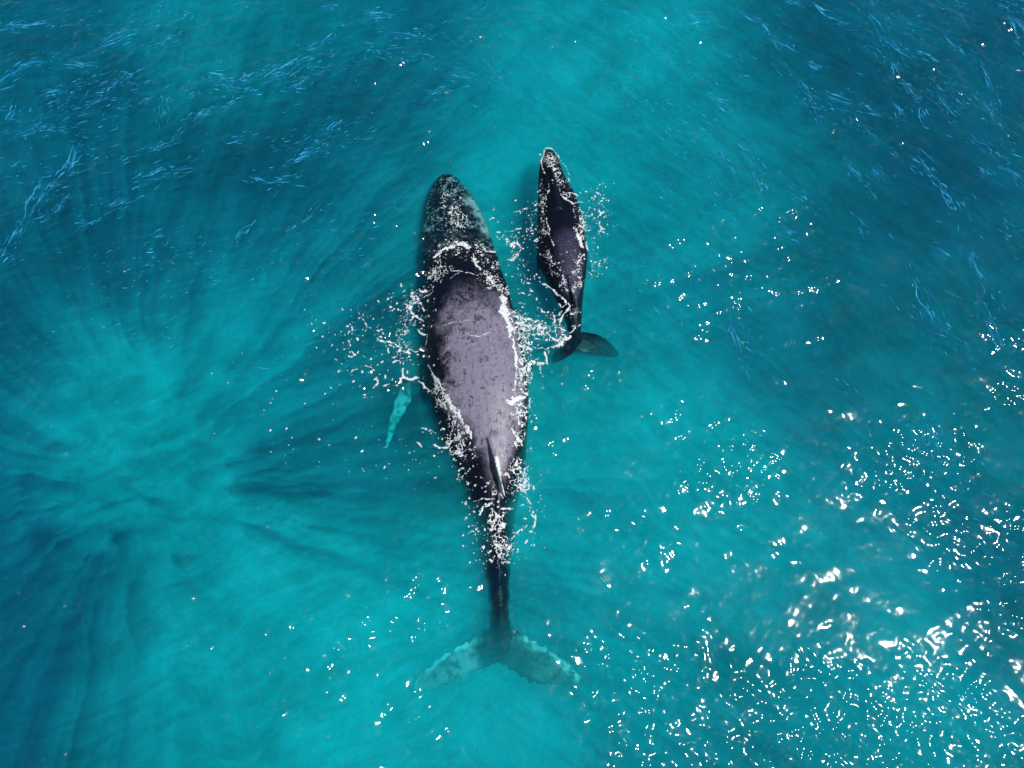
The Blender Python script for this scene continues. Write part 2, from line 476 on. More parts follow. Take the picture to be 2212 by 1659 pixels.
def whale_material(name, grey, dark, mott):
    w = NT(name)
    tc = w.n('ShaderNodeTexCoord').outputs['Object']
    tone = w.n('ShaderNodeAttribute', attribute_name='tone').outputs['Fac']
    pale = w.n('ShaderNodeAttribute', attribute_name='pale').outputs['Fac']
    n1 = w.noise(tc, 2.2, 5, 0.65)
    n2 = w.noise(tc, 9.0, 6, 0.7)
    n3 = w.noise(w.mapped(tc, scale=(1, 0.8, 1)), 24.0, 6, 0.75)
    spots = w.n('ShaderNodeAttribute', attribute_name='spots').outputs['Fac']
    t = w.math('ADD', tone, w.math('MULTIPLY', w.math('SUBTRACT', n1, 0.5), w.math('MULTIPLY', tone, 2.0)))
    col = w.mixc(w.maprange(t, 0.08, 0.85, 0, 1, 'LINEAR'), dark, grey)
    # dark mottling, speckles
    mot = w.maprange(w.math('ADD', w.math('MULTIPLY', n2, 0.7), w.math('MULTIPLY', n1, 0.3)), 0.53, 0.63, 0, mott)
    col = w.mixc(mot, col, dark)
    col = w.mixc(w.math('MULTIPLY', spots, w.maprange(n2, 0.38, 0.56, 0.0, 1.0)), col, dark)
    col = w.mixc(w.math('MULTIPLY', w.maprange(n3, 0.57, 0.70, 0, 1), 0.35), col, dark)
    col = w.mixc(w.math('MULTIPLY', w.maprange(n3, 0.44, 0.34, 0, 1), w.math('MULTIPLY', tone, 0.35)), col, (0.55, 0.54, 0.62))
    # scratches: thin broken lines in a few directions
    for rot, sc, thr in ((0.35, 2.3, 0.012), (-0.6, 1.7, 0.010), (1.2, 2.9, 0.010)):
        mp = w.mapped(tc, loc=(rot * 7, 3.1, 0), rot=(0, 0, rot), scale=(3.2, 0.8, 0.6))
        v = w.n('ShaderNodeTexVoronoi', {'Vector': mp, 'Scale': sc}, feature='DISTANCE_TO_EDGE').outputs[0]
        gate = w.maprange(w.noise(mp, sc * 1.7, 1), 0.55, 0.62, 0, 1)
        line = w.math('MULTIPLY', w.maprange(v, thr, thr * 2.2, 1, 0), gate)
        col = w.mixc(w.math('MULTIPLY', line, 0.75), col, dark)
    pl = w.math('MULTIPLY', pale, w.maprange(w.noise(tc, 5.0, 4, 0.65), 0.34, 0.56, 0.15, 1.0))
    col = w.mixc(pl, col, (0.74, 0.78, 0.78))
    bmp = w.n('ShaderNodeBump', {'Strength': 0.5, 'Distance': 0.02, 'Height': w.math('ADD', n2, w.math('MULTIPLY', n3, 0.5))}).outputs[0]
    b = w.n('ShaderNodeBsdfPrincipled', {'Base Color': col, 'Roughness': w.maprange(n2, 0.3, 0.7, 0.22, 0.38), 'Normal': bmp,
                                        'Specular IOR Level': 0.16})
    w.link(b.outputs[0], w.out.inputs['Surface'])
    return w.m

def build_adult():
    st = [  # row, left, right, back, widest, belly   (rows of the 2212 x 1659 view)
        (377, 961, 971, -.50, -.56, -.60), (385, 947, 985, -.40, -.60, -.82), (402, 934, 1002, -.35, -.63, -1.0),
        (432, 922, 1026, -.29, -.66, -1.25), (470, 915, 1047, -.24, -.66, -1.45), (510, 911, 1060, -.17, -.62, -1.6),
        (545, 911, 1071, -.03, -.52, -1.7), (585, 912, 1084, .13, -.42, -1.75), (625, 915, 1098, .33, -.30, -1.75),
        (680, 917, 1112, .48, -.20, -1.75), (760, 917, 1130, .56, -.17, -1.7), (830, 923, 1139, .54, -.20, -1.6),
        (885, 934, 1141, .46, -.28, -1.5), (935, 951, 1140, .36, -.44, -1.45), (985, 972, 1137, .22, -.60, -1.45),
        (1040, 993, 1129, .07, -.74, -1.45), (1100, 1013, 1117, -.06, -.86, -1.45), (1160, 1030, 1110, -.18, -.90, -1.42),
        (1220, 1044, 1104, -.32, -.92, -1.38), (1280, 1056, 1100, -.48, -.94, -1.32), (1330, 1060, 1101, -.64, -.96, -1.3),
        (1375, 1055, 1107, -.80, -1.04, -1.3), (1410, 1056, 1104, -.94, -1.10, -1.26), (1432, 1066, 1086, -1.04, -1.12, -1.2)]
    bm = bmesh.new()
    loft(bm, body_rings(st, 110))
    # ridge down the rostrum, splash guard in front of the blowholes, dorsal keel of the tail stock
    loft(bm, fin_rings([(962, 392, 974, 392, -.37, .05), (968, 450, 986, 450, -.25, .09), (978, 510, 1000, 510, -.13, .10), (984, 545, 1010, 545, .02, .12)], 14, 10))
    loft(bm, fin_rings([(964, 552, 1030, 552, .02, .14), (960, 575, 1036, 575, .12, .2), (955, 612, 1045, 612, .22, .2)], 10, 12))
    loft(bm, fin_rings([(1070, 1040, 1082, 1040, -.02, .12), (1073, 1110, 1084, 1110, -.12, .12), (1073, 1180, 1084, 1180, -.24, .12), (1074, 1260, 1084, 1260, -.44, .12)], 16, 10))
    # dorsal fin: hump and hooked blade, swept back
    rings = []
    for s in np.linspace(0, 1, 12):
        base = at(1054 + 36 * s, 952 + 126 * s, 0.0)
        zb = 0.26 - 0.36 * s
        hgt = 0.27 * math.sin(math.pi * min(1, s * 1.02) ** 1.6) ** 0.9 + 0.05
        wd = 0.036 * (1 - 0.4 * s) + 0.022
        ring = []
        for k in range(12):
            a = 2 * math.pi * k / 12
            ring.append((base.x + wd * math.cos(a) * (1 if math.sin(a) < 0 else 0.75) + 0.03 * max(0, math.sin(a)), base.y, zb + (hgt + .1) * max(0, math.sin(a)) - 0.15 * max(0, -math.sin(a))))
        rings.append(ring)
    loft(bm, rings)
    # flukes
    left = [(1052, 1352, 1074, 1436, -1.02, .16), (1030, 1374, 1062, 1440, -1.04, .13), (1000, 1388, 1034, 1450, -1.08, .11),
            (966, 1407, 1000, 1462, -1.14, .10), (932, 1432, 962, 1480, -1.22, .09), (905, 1458, 926, 1490, -1.30, .08), (890, 1480, 898, 1494, -1.36, .07)]
    right = [(1108, 1352, 1080, 1436, -1.02, .16), (1128, 1368, 1094, 1442, -1.04, .13), (1154, 1384, 1120, 1462, -1.08, .11),
             (1186, 1402, 1156, 1478, -1.14, .10), (1216, 1424, 1192, 1480, -1.22, .09), (1240, 1446, 1226, 1484, -1.28, .08), (1254, 1466, 1247, 1480, -1.32, .07)]
    loft(bm, fin_rings(left, 30, wob=.07, seed=4)); loft(bm, fin_rings(right, 30, wob=.07, seed=8))
    # flippers, swept back under the body
    fl = [(936, 705, 950, 800, -0.98, .32), (908, 738, 926, 812, -1.04, .26), (886, 786, 912, 838, -1.14, .20), (868, 832, 893, 862, -1.30, .16),
          (851, 874, 875, 892, -1.46, .13), (840, 912, 856, 924, -1.59, .11), (833, 948, 842, 958, -1.69, .08), (833, 966, 837, 969, -1.73, .07)]
    fr = [(1118, 705, 1106, 800, -1.09, .32), (1142, 738, 1128, 815, -1.23, .26), (1160, 790, 1144, 838, -1.52, .20), (1174, 834, 1158, 866, -1.89, .16),
          (1190, 876, 1172, 898, -2.25, .13), (1202, 914, 1190, 928, -2.61, .11), (1210, 950, 1204, 958, -2.90, .08)]
    loft(bm, fin_rings(fl, 30, wob=.09, seed=2)); loft(bm, fin_rings(fr, 30, wob=.09, seed=5))
    # tubercles in rows on the upper jaw
    rng = random.Random(4)
    for row in range(-3, 4):
        for k in range(11):
            py = 398 + k * 13 + rng.random() * 6
            half = np.interp(py, [385, 402, 432, 470, 510, 545], [18, 33, 50, 64, 72, 78])
            px = np.interp(py, [385, 545], [966, 991]) + row / 3.4 * half + rng.random() * 4
            u = row / 3.4
            z = -.27 - .09 * (5 - k) / 5 - .34 * (1 - math.sqrt(max(0, 1 - u * u))) - .05 * (k < 2)
            blob(bm, at(px, py, z), 0.05 + 0.03 * rng.random())
    o = fuse('whale', bm, 0.032, whale_material('adult_whale_skin', (0.168, 0.160, 0.226), (0.0025, 0.0045, 0.012), 0.75), 3)
    waver(o, .026, -.15)
    v = co_array(o)
    x, y, z = v[:, 0], v[:, 1], v[:, 2]
    P = lambda pts: [tuple(at(a, b, 0.3)[:2]) for a, b in pts]
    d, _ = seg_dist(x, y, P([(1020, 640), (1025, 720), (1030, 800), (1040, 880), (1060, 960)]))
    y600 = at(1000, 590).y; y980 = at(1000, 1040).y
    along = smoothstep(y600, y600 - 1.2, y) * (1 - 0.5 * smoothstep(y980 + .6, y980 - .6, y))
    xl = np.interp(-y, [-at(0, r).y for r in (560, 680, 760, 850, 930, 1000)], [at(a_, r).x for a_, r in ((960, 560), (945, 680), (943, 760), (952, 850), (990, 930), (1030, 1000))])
    tone = along * smoothstep(-0.05, 0.5, x - xl + .7 * (fbm(x * 3 + 50, y * 3 + 50, 19, 4) - .5)) * smoothstep(-0.05, 0.18, z) * (1 - smoothstep(0.95, 1.4, d))  # dark flank, widened on the left as shade painted into the skin
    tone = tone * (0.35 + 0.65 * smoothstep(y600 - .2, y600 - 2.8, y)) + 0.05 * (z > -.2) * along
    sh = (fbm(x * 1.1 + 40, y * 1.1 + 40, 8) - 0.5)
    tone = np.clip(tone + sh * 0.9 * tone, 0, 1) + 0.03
    pale = np.zeros(len(x))
    for rows, edge in ((fl, .14), (fr, .14)):
        c = [tuple(at((r[0] + r[2]) / 2, (r[1] + r[3]) / 2, r[4])[:2]) for r in rows]
        dd, al = seg_dist(x, y, c)
        pale = np.maximum(pale, (z < -.9) * (dd < .45) * (.6 if rows is fl else .25) * smoothstep(.25, .55, al + 0.25 * (vnoise(x * 3 + 9, y * 3 + 9, 3) - .5)))
    for rows in (left, right):
        c = [tuple(at(r[0], r[1], r[4])[:2]) for r in rows]
        dd, al = seg_dist(x, y, c)
        edge = smoothstep(.24, .05, dd + .12 * (vnoise(x * 4 + 3, y * 4 + 3, 7) - .5)) * smoothstep(.10, .3, al)
        pale = np.maximum(pale, edge * .8 * (z < -.9))
    c = [tuple(at(r[0] * .5 + r[2] * .5, r[1] * .5 + r[3] * .5, r[4])[:2]) for r in left]
    dd, al = seg_dist(x, y, c)
    c2 = [tuple(at(r[0] * .5 + r[2] * .5, r[1] * .5 + r[3] * .5, r[4])[:2]) for r in right]
    d2, al2 = seg_dist(x, y, c2)
    pale = np.maximum(pale, 0.2 * (z < -.95) * smoothstep(.42, .2, d2) * smoothstep(.3, .5, al2))
    pale = np.maximum(pale, 0.38 * (z < -.95) * smoothstep(.42, .2, dd) * smoothstep(.2, .33, al))
    # caustic light on the submerged head, painted as pale scar-like lines
    hd = smoothstep(at(1000, 560).y, at(1000, 520).y, y)
    hx = x + .12 * fbm(x * 5 + 60, y * 5 + 60, 18); hy = y + .12 * fbm(x * 5 + 20, y * 5 + 20, 28)
    lines = smoothstep(.045, .0, np.abs(fbm(hx * 6 + 60, hy * 5 + 60, 12, 3) - .5)) + smoothstep(.05, .01, np.abs(fbm(hx * 12 + 60, hy * 9 + 60, 22, 2) - .5))
    pale = np.maximum(pale, hd * np.clip(lines, 0, 1) * (.12 + .88 * smoothstep(.45, .66, fbm(x * 2.4 + 60, y * 2.4 + 60, 32, 3))) * .42)
    spots = np.zeros(len(x))
    for a, b, rr, q in ((1044, 772, .11, .9), (966, 775, .20, 1), (950, 745, .2, .9), (975, 826, .15, .9), (1020, 735, .07, .7), (988, 870, .12, .8), (1004, 640, .34, .8), (958, 640, .4, .9), (1030, 610, .4, .9), (975, 690, .22, .7), (1030, 690, .16, .7), (962, 720, .18, .7), (1050, 655, .2, .6), (1066, 930, .10, .6), (1000, 905, .12, .7)):
        p = at(a, b, .5)
        spots = np.maximum(spots, q * smoothstep(rr * 1.5, rr * .2, np.hypot(x - p.x, y - p.y) + .9 * rr * (fbm(x * 9 + 30, y * 9 + 30, 77, 4) - .5) * 3))
    spots = np.maximum(spots, .75 * smoothstep(at(1000, 760).y, at(1000, 580).y, y) * smoothstep(.45, .6, fbm(x * 2.3 + 33, y * 2.3 + 33, 81, 3)))
    set_attr(o, 'spots', spots)
    j, al = seg_dist(x, y, [tuple(at(a, b, -.4)[:2]) for a, b in ((1016, 428), (1040, 470), (1052, 505))])
    pale = np.maximum(pale, 0.42 * smoothstep(.3, .05, j + .25 * (fbm(x * 7 + 20, y * 7 + 20, 91) - .3)) * (z < -.2))  # pale scarred edge of the right jaw
    # sunlit right edge of the dorsal fin, with foam, painted pale
    j, al = seg_dist(x, y, [tuple(at(a, b, 0.15)[:2]) for a, b in ((1075, 995), (1082, 1040), (1090, 1070))])
    j2, al = seg_dist(x, y, [tuple(at(a, b, 0.2)[:2]) for a, b in ((1073, 990), (1079, 1030), (1086, 1066))])
    pale = np.maximum(pale, smoothstep(.075, .03, j2) * (z > .04))
    set_attr(o, 'tone', tone); set_attr(o, 'pale', np.clip(pale, 0, 1))
    tag(o, 'large grey-backed humpback whale with long pale flippers and broad flukes swimming beside its calf', 'whale', 'humpback whales at the surface')
    return o

def build_calf():
    st = [(324, 1183, 1190, -.02, -.06, -.10), (332, 1174, 1199, .06, -.05, -.25), (355, 1166, 1210, .12, -.06, -.4),
          (385, 1163, 1222, .13, -.10, -.55), (415, 1163, 1240, .13, -.14, -.65), (450, 1161, 1252, .17, -.14, -.75), (495, 1160, 1262, .24, -.13, -.8),
          (540, 1161, 1268, .24, -.16, -.8), (580, 1170, 1267, .18, -.22, -.75), (615, 1186, 1263, .10, -.28, -.7), (650, 1203, 1259, .02, -.30, -.62),
          (690, 1220, 1256, -.12, -.40, -.62), (720, 1228, 1255, -.32, -.50, -.66), (745, 1234, 1254, -.52, -.62, -.72), (756, 1240, 1250, -.60, -.64, -.68)]
    bm = bmesh.new()
    loft(bm, body_rings(st, 70, N=32))
    loft(bm, fin_rings([(1184, 340, 1190, 340, .10, .04), (1189, 380, 1197, 380, .15, .06), (1194, 420, 1206, 420, .17, .10), (1194, 450, 1214, 450, .20, .10)], 12, 10))
    rings = []
    for s in np.linspace(0, 1, 10):
        base = at(1228 + 12 * s, 600 + 62 * s, 0.0)
        zb = 0.10 - 0.14 * s
        hg = 0.12 * math.sin(math.pi * min(1, s) ** 1.5) ** .9 + .02
        ring = []
        for k in range(10):
            a = 2 * math.pi * k / 10
            ring.append((base.x + .05 * (1 - .4 * s) * math.cos(a), base.y, zb + (hg + .04) * max(0, math.sin(a)) - .08 * max(0, -math.sin(a))))
        rings.append(ring)
    loft(bm, rings)
    right = [(1256, 716, 1246, 758, -0.61, .10), (1274, 717, 1262, 764, -0.65, .08), (1294, 723, 1282, 768, -0.74, .07), (1314, 736, 1303, 772, -0.87, .06), (1330, 752, 1324, 772, -1.01, .055), (1338, 764, 1336, 770, -1.09, .05)]
    left = [(1232, 716, 1246, 758, -0.61, .10), (1220, 730, 1236, 766, -0.65, .08), (1206, 748, 1222, 774, -0.74, .07), (1195, 765, 1208, 783, -0.87, .06), (1188, 780, 1193, 788, -0.98, .05)]
    loft(bm, fin_rings(right, 20)); loft(bm, fin_rings(left, 20))
    fl = [(1166, 520, 1176, 560, -.22, .14), (1160, 545, 1170, 572, -.24, .10), (1159, 565, 1168, 584, -.27, .08), (1162, 585, 1168, 596, -.32, .06), (1167, 600, 1169, 604, -.36, .05)]
    fr = [(1256, 500, 1250, 545, -.40, .14), (1266, 530, 1258, 562, -.55, .10), (1273, 556, 1265, 578, -.75, .08), (1277, 578, 1271, 590, -.92, .06), (1278, 594, 1276, 598, -1.05, .05)]
    loft(bm, fin_rings(fl, 16, wob=.06, seed=3)); loft(bm, fin_rings(fr, 16, wob=.06, seed=6))
    rng = random.Random(9)
    for row in (-2, -1, 1, 2):
        for k in range(7):
            py = 345 + k * 11 + rng.random() * 4
            half = np.interp(py, [332, 355, 385, 415], [12, 22, 30, 38])
            px = np.interp(py, [325, 420], [1186, 1201]) + row / 2.6 * half
            u = row / 2.6
            blob(bm, at(px, py, .12 - .16 * (1 - math.sqrt(1 - u * u))), 0.025 + .015 * rng.random())
    o = fuse('whale', bm, 0.020, whale_material('calf_whale_skin', (0.035, 0.034, 0.075), (0.0025, 0.004, 0.011), 0.5), 3)
    waver(o, .02, -.15)
    v = co_array(o)
    x, y, z = v[:, 0], v[:, 1], v[:, 2]
    c = [tuple(at(a, b, .2)[:2]) for a, b in ((1225, 520), (1236, 560), (1242, 610))]
    d, _ = seg_dist(x, y, c)
    tone = np.clip(smoothstep(.5, .1, d) * (z > -.05) * .6, 0, 1) + .06
    # pale worn patch at the tip of the snout
    p = at(1189, 343, .1)
    pd = np.hypot(x - p.x, (y - p.y) * .8)
    pale = smoothstep(.26, .05, pd) * (vnoise(x * 26 + 90, y * 26 + 90, 2) > .52) * .8
    set_attr(o, 'tone', tone); set_attr(o, 'pale', np.clip(pale, 0, 1)); set_attr(o, 'spots', np.zeros(len(x)))
    tag(o, 'small dark humpback calf with a pale flecked snout swimming at the right of its mother', 'whale', 'humpback whales at the surface')
    return o

adult = build_adult()
calf = build_calf()

# ------------------------------------------------------------------ foam
def bvh_of(o):
    return BVHTree.FromPolygons([tuple(v) for v in co_array(o)], [tuple(p.vertices) for p in o.data.polygons])
BVH = [bvh_of(adult), bvh_of(calf)]

def top_z(x, y):
    z = water_z(x, y)
    for k in range(len(x)):
        for b in BVH:
            h = b.ray_cast(Vector((x[k], y[k], 5)), Vector((0, 0, -1)))[0]
            if h is not None and h.z > z[k]: z[k] = h.z
    return z

CROP = {'C1': (960, 380, .18083), 'C2': (1200, 340, .15069), 'C3': (1200, 590, .18083), 'C4': (960, 980, .19289),
        'C5': (780, 680, .14467), 'B2': (750, 700, .27125), 'D': (0, 0, 2400 / 2212)}
def cw(crop, p):
    x0, y0, s = CROP[crop]
    v = at((x0 + p[0] * s) * 2212 / 2400, (y0 + p[1] * s) * 2212 / 2400, 0.0)
    return (v.x, v.y)
def cscale(crop): return CROP[crop][2] * 2212 / 2400 * 0.0118

ADULT_STRANDS = [
 ('C5', 14, [(430,370),(470,450),(520,510),(560,590),(620,610)]), ('C5', 14, [(650,620),(700,610),(750,565)]),
 ('C5', 18, [(690,665),(760,670),(800,640)]), ('C5', 14, [(800,670),(820,720)]),
 ('C5', 14, [(710,775),(760,815),(820,820),(850,850),(850,910)]), ('C5', 24, [(860,830),(940,850),(1000,850)]),
 ('C5', 18, [(900,900),(990,915)]), ('C5', 18, [(1000,870),(1090,915),(1080,990),(1040,1050),(980,1080)]),
 ('C5', 18, [(1100,970),(1190,1020),(1230,955),(1290,970)]), ('C5', 16, [(1290,980),(1340,1010),(1380,1000),(1410,960),(1500,975),(1530,940)]),
 ('C5', 14, [(875,940),(885,1000)]), ('C5', 17, [(310,990),(360,1050),(290,1085),(225,1050)]), ('C5', 12, [(330,615),(310,680),(315,710)]),
 ('C5', 18, [(305,790),(250,840),(275,880),(270,905)]), ('C5', 10, [(430,1020),(480,1070),(530,1100)]),
 ('C5', 16, [(965,1160),(1020,1130),(1080,1140),(1090,1190)]), ('C5', 15, [(1145,1130),(1145,1200)]),
 ('C5', 11, [(485,1240),(550,1235),(620,1255),(665,1300),(620,1335)]), ('C5', 14, [(300,1330),(330,1290),(410,1280)]),
 ('C5', 28, [(1130,1280),(1130,1350),(1160,1400),(1090,1440)]), ('C5', 22, [(1090,1450),(1100,1490),(1020,1540)]),
 ('C5', 35, [(1160,1400),(1260,1440),(1350,1430)]), ('C5', 30, [(1340,1400),(1390,1400)]), ('C5', 18, [(1390,1470),(1450,1510),(1490,1570),(1560,1620)]),
 ('C5', 12, [(1210,1300),(1210,1360)]), ('C5', 18, [(660,1460),(710,1440),(735,1500),(680,1590)]), ('C5', 18, [(800,1530),(820,1560),(930,1530)]),
 ('C5', 14, [(960,1470),(975,1435)]), ('C5', 20, [(1280,375),(1320,430),(1400,470),(1470,510)]), ('C5', 14, [(1180,245),(1240,250),(1280,290)]),
 ('C5', 12, [(1240,190),(1250,230),(1290,190)]), ('C5', 22, [(1380,650),(1440,720),(1520,760),(1530,830),(1510,940)]),
 ('C5', 30, [(1380,20),(1480,20),(1520,60)]), ('C5', 15, [(1270,60),(1350,75)]), ('C5', 18, [(1430,300),(1480,325)]), ('C5', 16, [(1400,230),(1450,225)]),
 ('C5', 16, [(1120,40),(1180,30)]), ('C5', 14, [(1140,90),(1170,110)]),
 ('C1', 45, [(320,1250),(400,1180),(480,1110),(560,1100),(620,1060),(700,1070),(770,1100)]), ('C1', 10, [(570,1030),(640,1090)]),
 ('C1', 22, [(840,1070),(900,1110)]), ('C1', 16, [(920,1060),(990,1150),(1060,1170),(1100,1160)]),
 ('C1', 8, [(440,1430),(540,1460),(640,1470),(760,1490),(900,1530)]), ('C1', 25, [(960,1500),(1040,1560),(1120,1640)]),
 ('C1', 7, [(410,1415),(500,1360)]), ('C1', 6, [(530,1580),(610,1520),(660,1500)]), ('C1', 35, [(240,1520),(300,1480),(340,1430)]),
 ('C1', 24, [(830,1200),(850,1330),(930,1450)]),
 ('B2', 42, [(1585,0),(1580,90),(1600,190)]), ('B2', 34, [(1600,190),(1640,300),(1665,400)]), ('B2', 16, [(1665,400),(1690,520),(1700,650)]),
 ('B2', 9, [(1700,650),(1690,760),(1680,860)]),
 ('B2', 13, [(935,590),(975,670),(1040,770),(1080,860)]), ('B2', 24, [(1080,860),(1130,950),(1180,1010),(1230,1090)]), ('B2', 26, [(1230,1090),(1300,1170),(1320,1210)]),
 ('B2', 4, [(960,310),(1080,290),(1180,265),(1310,250),(1370,270),(1420,330)]), ('B2', 6, [(1260,355),(1310,385),(1380,395),(1440,370),(1520,325)]),
 ('B2', 26, [(1640,940),(1690,880),(1760,860)]), ('B2', 12, [(1690,1000),(1790,990)]), ('B2', 16, [(1650,1140),(1700,1200),(1750,1240)]),
 ('B2', 10, [(880,1120),(960,1150)]), ('B2', 12, [(850,1245),(880,1280)]), ('B2', 10, [(980,1270),(1060,1290),(1130,1280)]),
 ('C4', 20, [(1040,500),(1060,640),(1095,780),(1130,960)]),
 ('C4', 12, [(770,1020),(880,985),(1000,975),(1050,990)]), ('C4', 20, [(1000,1030),(900,1090),(850,1180)]), ('C4', 20, [(930,1280),(970,1230)]),
 ('C4', 16, [(690,1000),(680,1040)]), ('C4', 16, [(700,1390),(760,1370)]), ('C4', 14, [(640,1440),(650,1400)]), ('C4', 12, [(655,1560),(650,1540)]),
 ('C4', 22, [(940,1620),(990,1620)]), ('C4', 18, [(1110,1120),(1180,1090),(1250,1100)]), ('C4', 12, [(1100,1150),(1180,1160)]),
 ('C4', 18, [(1250,1400),(1340,1360),(1420,1310)]), ('C4', 14, [(1490,1380),(1520,1260),(1540,1180)]), ('C4', 16, [(1400,1510),(1440,1480)]),
 ('C4', 14, [(1350,880),(1420,800),(1420,740),(1370,690)]), ('C4', 12, [(1420,950),(1470,1050),(1450,1110)]), ('C4', 14, [(1300,600),(1340,590)]),
 ('C4', 16, [(300,330),(350,340)]), ('C4', 14, [(100,300),(150,350)]), ('C4', 16, [(600,610),(650,600)]), ('C4', 14, [(400,130),(420,150)]), ('C4', 8, [(170,120),(260,150),(320,180)]),
 ('C4', 22, [(1130,700),(1200,660),(1220,720)]), ('C4', 14, [(1240,180),(1290,240),(1370,270)]),
]
CALF_STRANDS = [
 ('C3', 20, [(370,410),(430,440),(530,490),(590,570),(650,620),(700,680),(760,720)]), ('C3', 20, [(600,690),(640,730),(700,700)]),
 ('C3', 22, [(760,720),(700,790),(640,860),(620,960)]), ('C3', 16, [(520,800),(550,850),(600,830),(640,790)]), ('C3', 14, [(550,850),(540,950)]),
 ('C3', 18, [(0,820),(60,850),(150,870),(230,880),(300,910),(350,910)]), ('C3', 20, [(20,880),(100,960),(180,970),(260,990)]),
 ('C3', 48, [(260,1000),(340,980),(420,990),(470,990)]), ('C3', 18, [(440,930),(460,960)]), ('C3', 16, [(470,970),(560,975),(600,985)]),
 ('C3', 18, [(390,1060),(400,1085)]), ('C3', 20, [(600,985),(650,1030),(740,1060)]), ('C3', 20, [(740,1060),(800,1020),(830,970),(880,955)]),
 ('C3', 16, [(780,970),(830,960)]), ('C3', 12, [(110,1000),(160,1040),(240,1040)]), ('C3', 20, [(450,1070),(500,1120),(560,1160),(620,1170)]),
 ('C3', 40, [(560,1220),(640,1190),(700,1150),(740,1090)]), ('C3', 25, [(540,1260),(560,1220)]), ('C3', 12, [(210,1080),(270,1100),(300,1140),(410,1150)]),
 ('C3', 16, [(430,1150),(480,1160)]), ('C3', 12, [(110,1120),(160,1170),(200,1200),(270,1210)]), ('C3', 25, [(110,1200),(170,1250),(260,1275)]),
 ('C3', 10, [(270,1240),(330,1260),(400,1250),(440,1290)]), ('C3', 16, [(450,1270),(520,1240)]), ('C3', 14, [(480,1290),(480,1330)]),
 ('C3', 24, [(420,1320),(450,1380),(460,1450)]), ('C3', 30, [(230,1430),(300,1440),(380,1440),(460,1460)]), ('C3', 20, [(230,1450),(200,1550)]),
 ('C3', 16, [(370,1460),(360,1550),(420,1620)]), ('C3', 20, [(260,1560),(240,1640)]), ('C3', 10, [(300,1400),(350,1380)]), ('C3', 11, [(370,740),(400,790),(435,800)]),
 ('C3', 25, [(320,735),(325,740)]), ('C3', 12, [(90,545),(150,540),(190,575),(240,560)]), ('C3', 12, [(240,495),(255,530)]), ('C3', 9, [(50,670),(110,660),(165,685)]),
 ('C3', 14, [(0,75),(60,50),(90,10)]), ('C3', 14, [(0,100),(40,90)]), ('C3', 12, [(1190,70),(1225,90),(1200,140)]),
 ('C3', 12, [(750,830),(830,830)]), ('C3', 20, [(830,190),(880,120),(930,50)]),
 ('C1', 12, [(1090,570),(1085,620)]), ('C1', 12, [(1360,490),(1385,465)]), ('C1', 12, [(1040,750),(1070,710),(1095,720)]), ('C1', 10, [(1330,630),(1380,635),(1430,630),(1435,660)]),
 ('C1', 14, [(1460,610),(1530,585)]), ('C1', 10, [(1200,970),(1240,900)]), ('C1', 8, [(1270,885),(1350,880)]), ('C1', 10, [(1375,860),(1450,845)]),
 ('C1', 25, [(1300,1090),(1330,1060),(1345,1100)]), ('C1', 15, [(1390,1010),(1430,1090),(1480,1110)]), ('C1', 18, [(1440,1110),(1410,1190),(1350,1250),(1270,1260)]),
 ('C1', 10, [(1130,950),(1180,1010)]), ('C1', 12, [(1390,1360),(1400,1400)]),
 ('C2', 16, [(505,85),(540,75),(590,85),(640,110),(690,170),(750,250),(790,310),(830,390),(880,480)]), ('C2', 14, [(500,100),(480,190),(450,270),(470,370),(490,440),(520,490)]),
 ('C2', 12, [(560,640),(570,740),(530,800),(520,870)]), ('C2', 8, [(440,620),(470,540)]), ('C2', 12, [(730,640),(740,760)]),
 ('C2', 20, [(750,790),(790,850),(870,910),(940,950),(965,920)]), ('C2', 12, [(960,920),(1050,880),(1110,900)]), ('C2', 18, [(780,800),(880,780),(980,770),(1030,800)]),
 ('C2', 10, [(850,860),(930,830),(1010,840)]), ('C2', 16, [(960,960),(950,1050),(990,1150)]), ('C2', 20, [(985,1270),(1060,1300),(1130,1330),(1230,1320)]),
 ('C2', 40, [(990,1380),(1030,1500),(1080,1620)]), ('C2', 22, [(1090,1480),(1150,1540),(1180,1640)]),
 ('C2', 14, [(460,950),(480,1050),(500,1150)]), ('C2', 16, [(530,1170),(560,1330),(590,1500),(640,1620)]),
 ('C2', 24, [(350,950),(390,900)]), ('C2', 18, [(340,1470),(400,1500),(440,1440),(350,1470)]), ('C2', 12, [(330,1560),(400,1590)]),
 ('C2', 20, [(1340,1000),(1380,1050),(1330,1130)]), ('C2', 16, [(1390,1040),(1460,1040)]), ('C2', 14, [(1370,1190),(1370,1290)]), ('C2', 14, [(1320,1330),(1430,1370)]),
 ('C2', 12, [(1250,1510),(1320,1540),(1350,1610)]), ('C2', 18, [(1100,1210),(1160,1210)]), ('C2', 16, [(1150,1100),(1220,1100)]), ('C2', 14, [(1440,830),(1470,850)]), ('C2', 12, [(1400,600),(1440,600)]),
 ('C2', 14, [(160,1000),(240,965)]), ('C2', 16, [(310,1250),(340,1210)]), ('C2', 16, [(210,1280),(270,1300)]), ('C2', 12, [(60,1295),(140,1280)]),
]
NOISY = 1
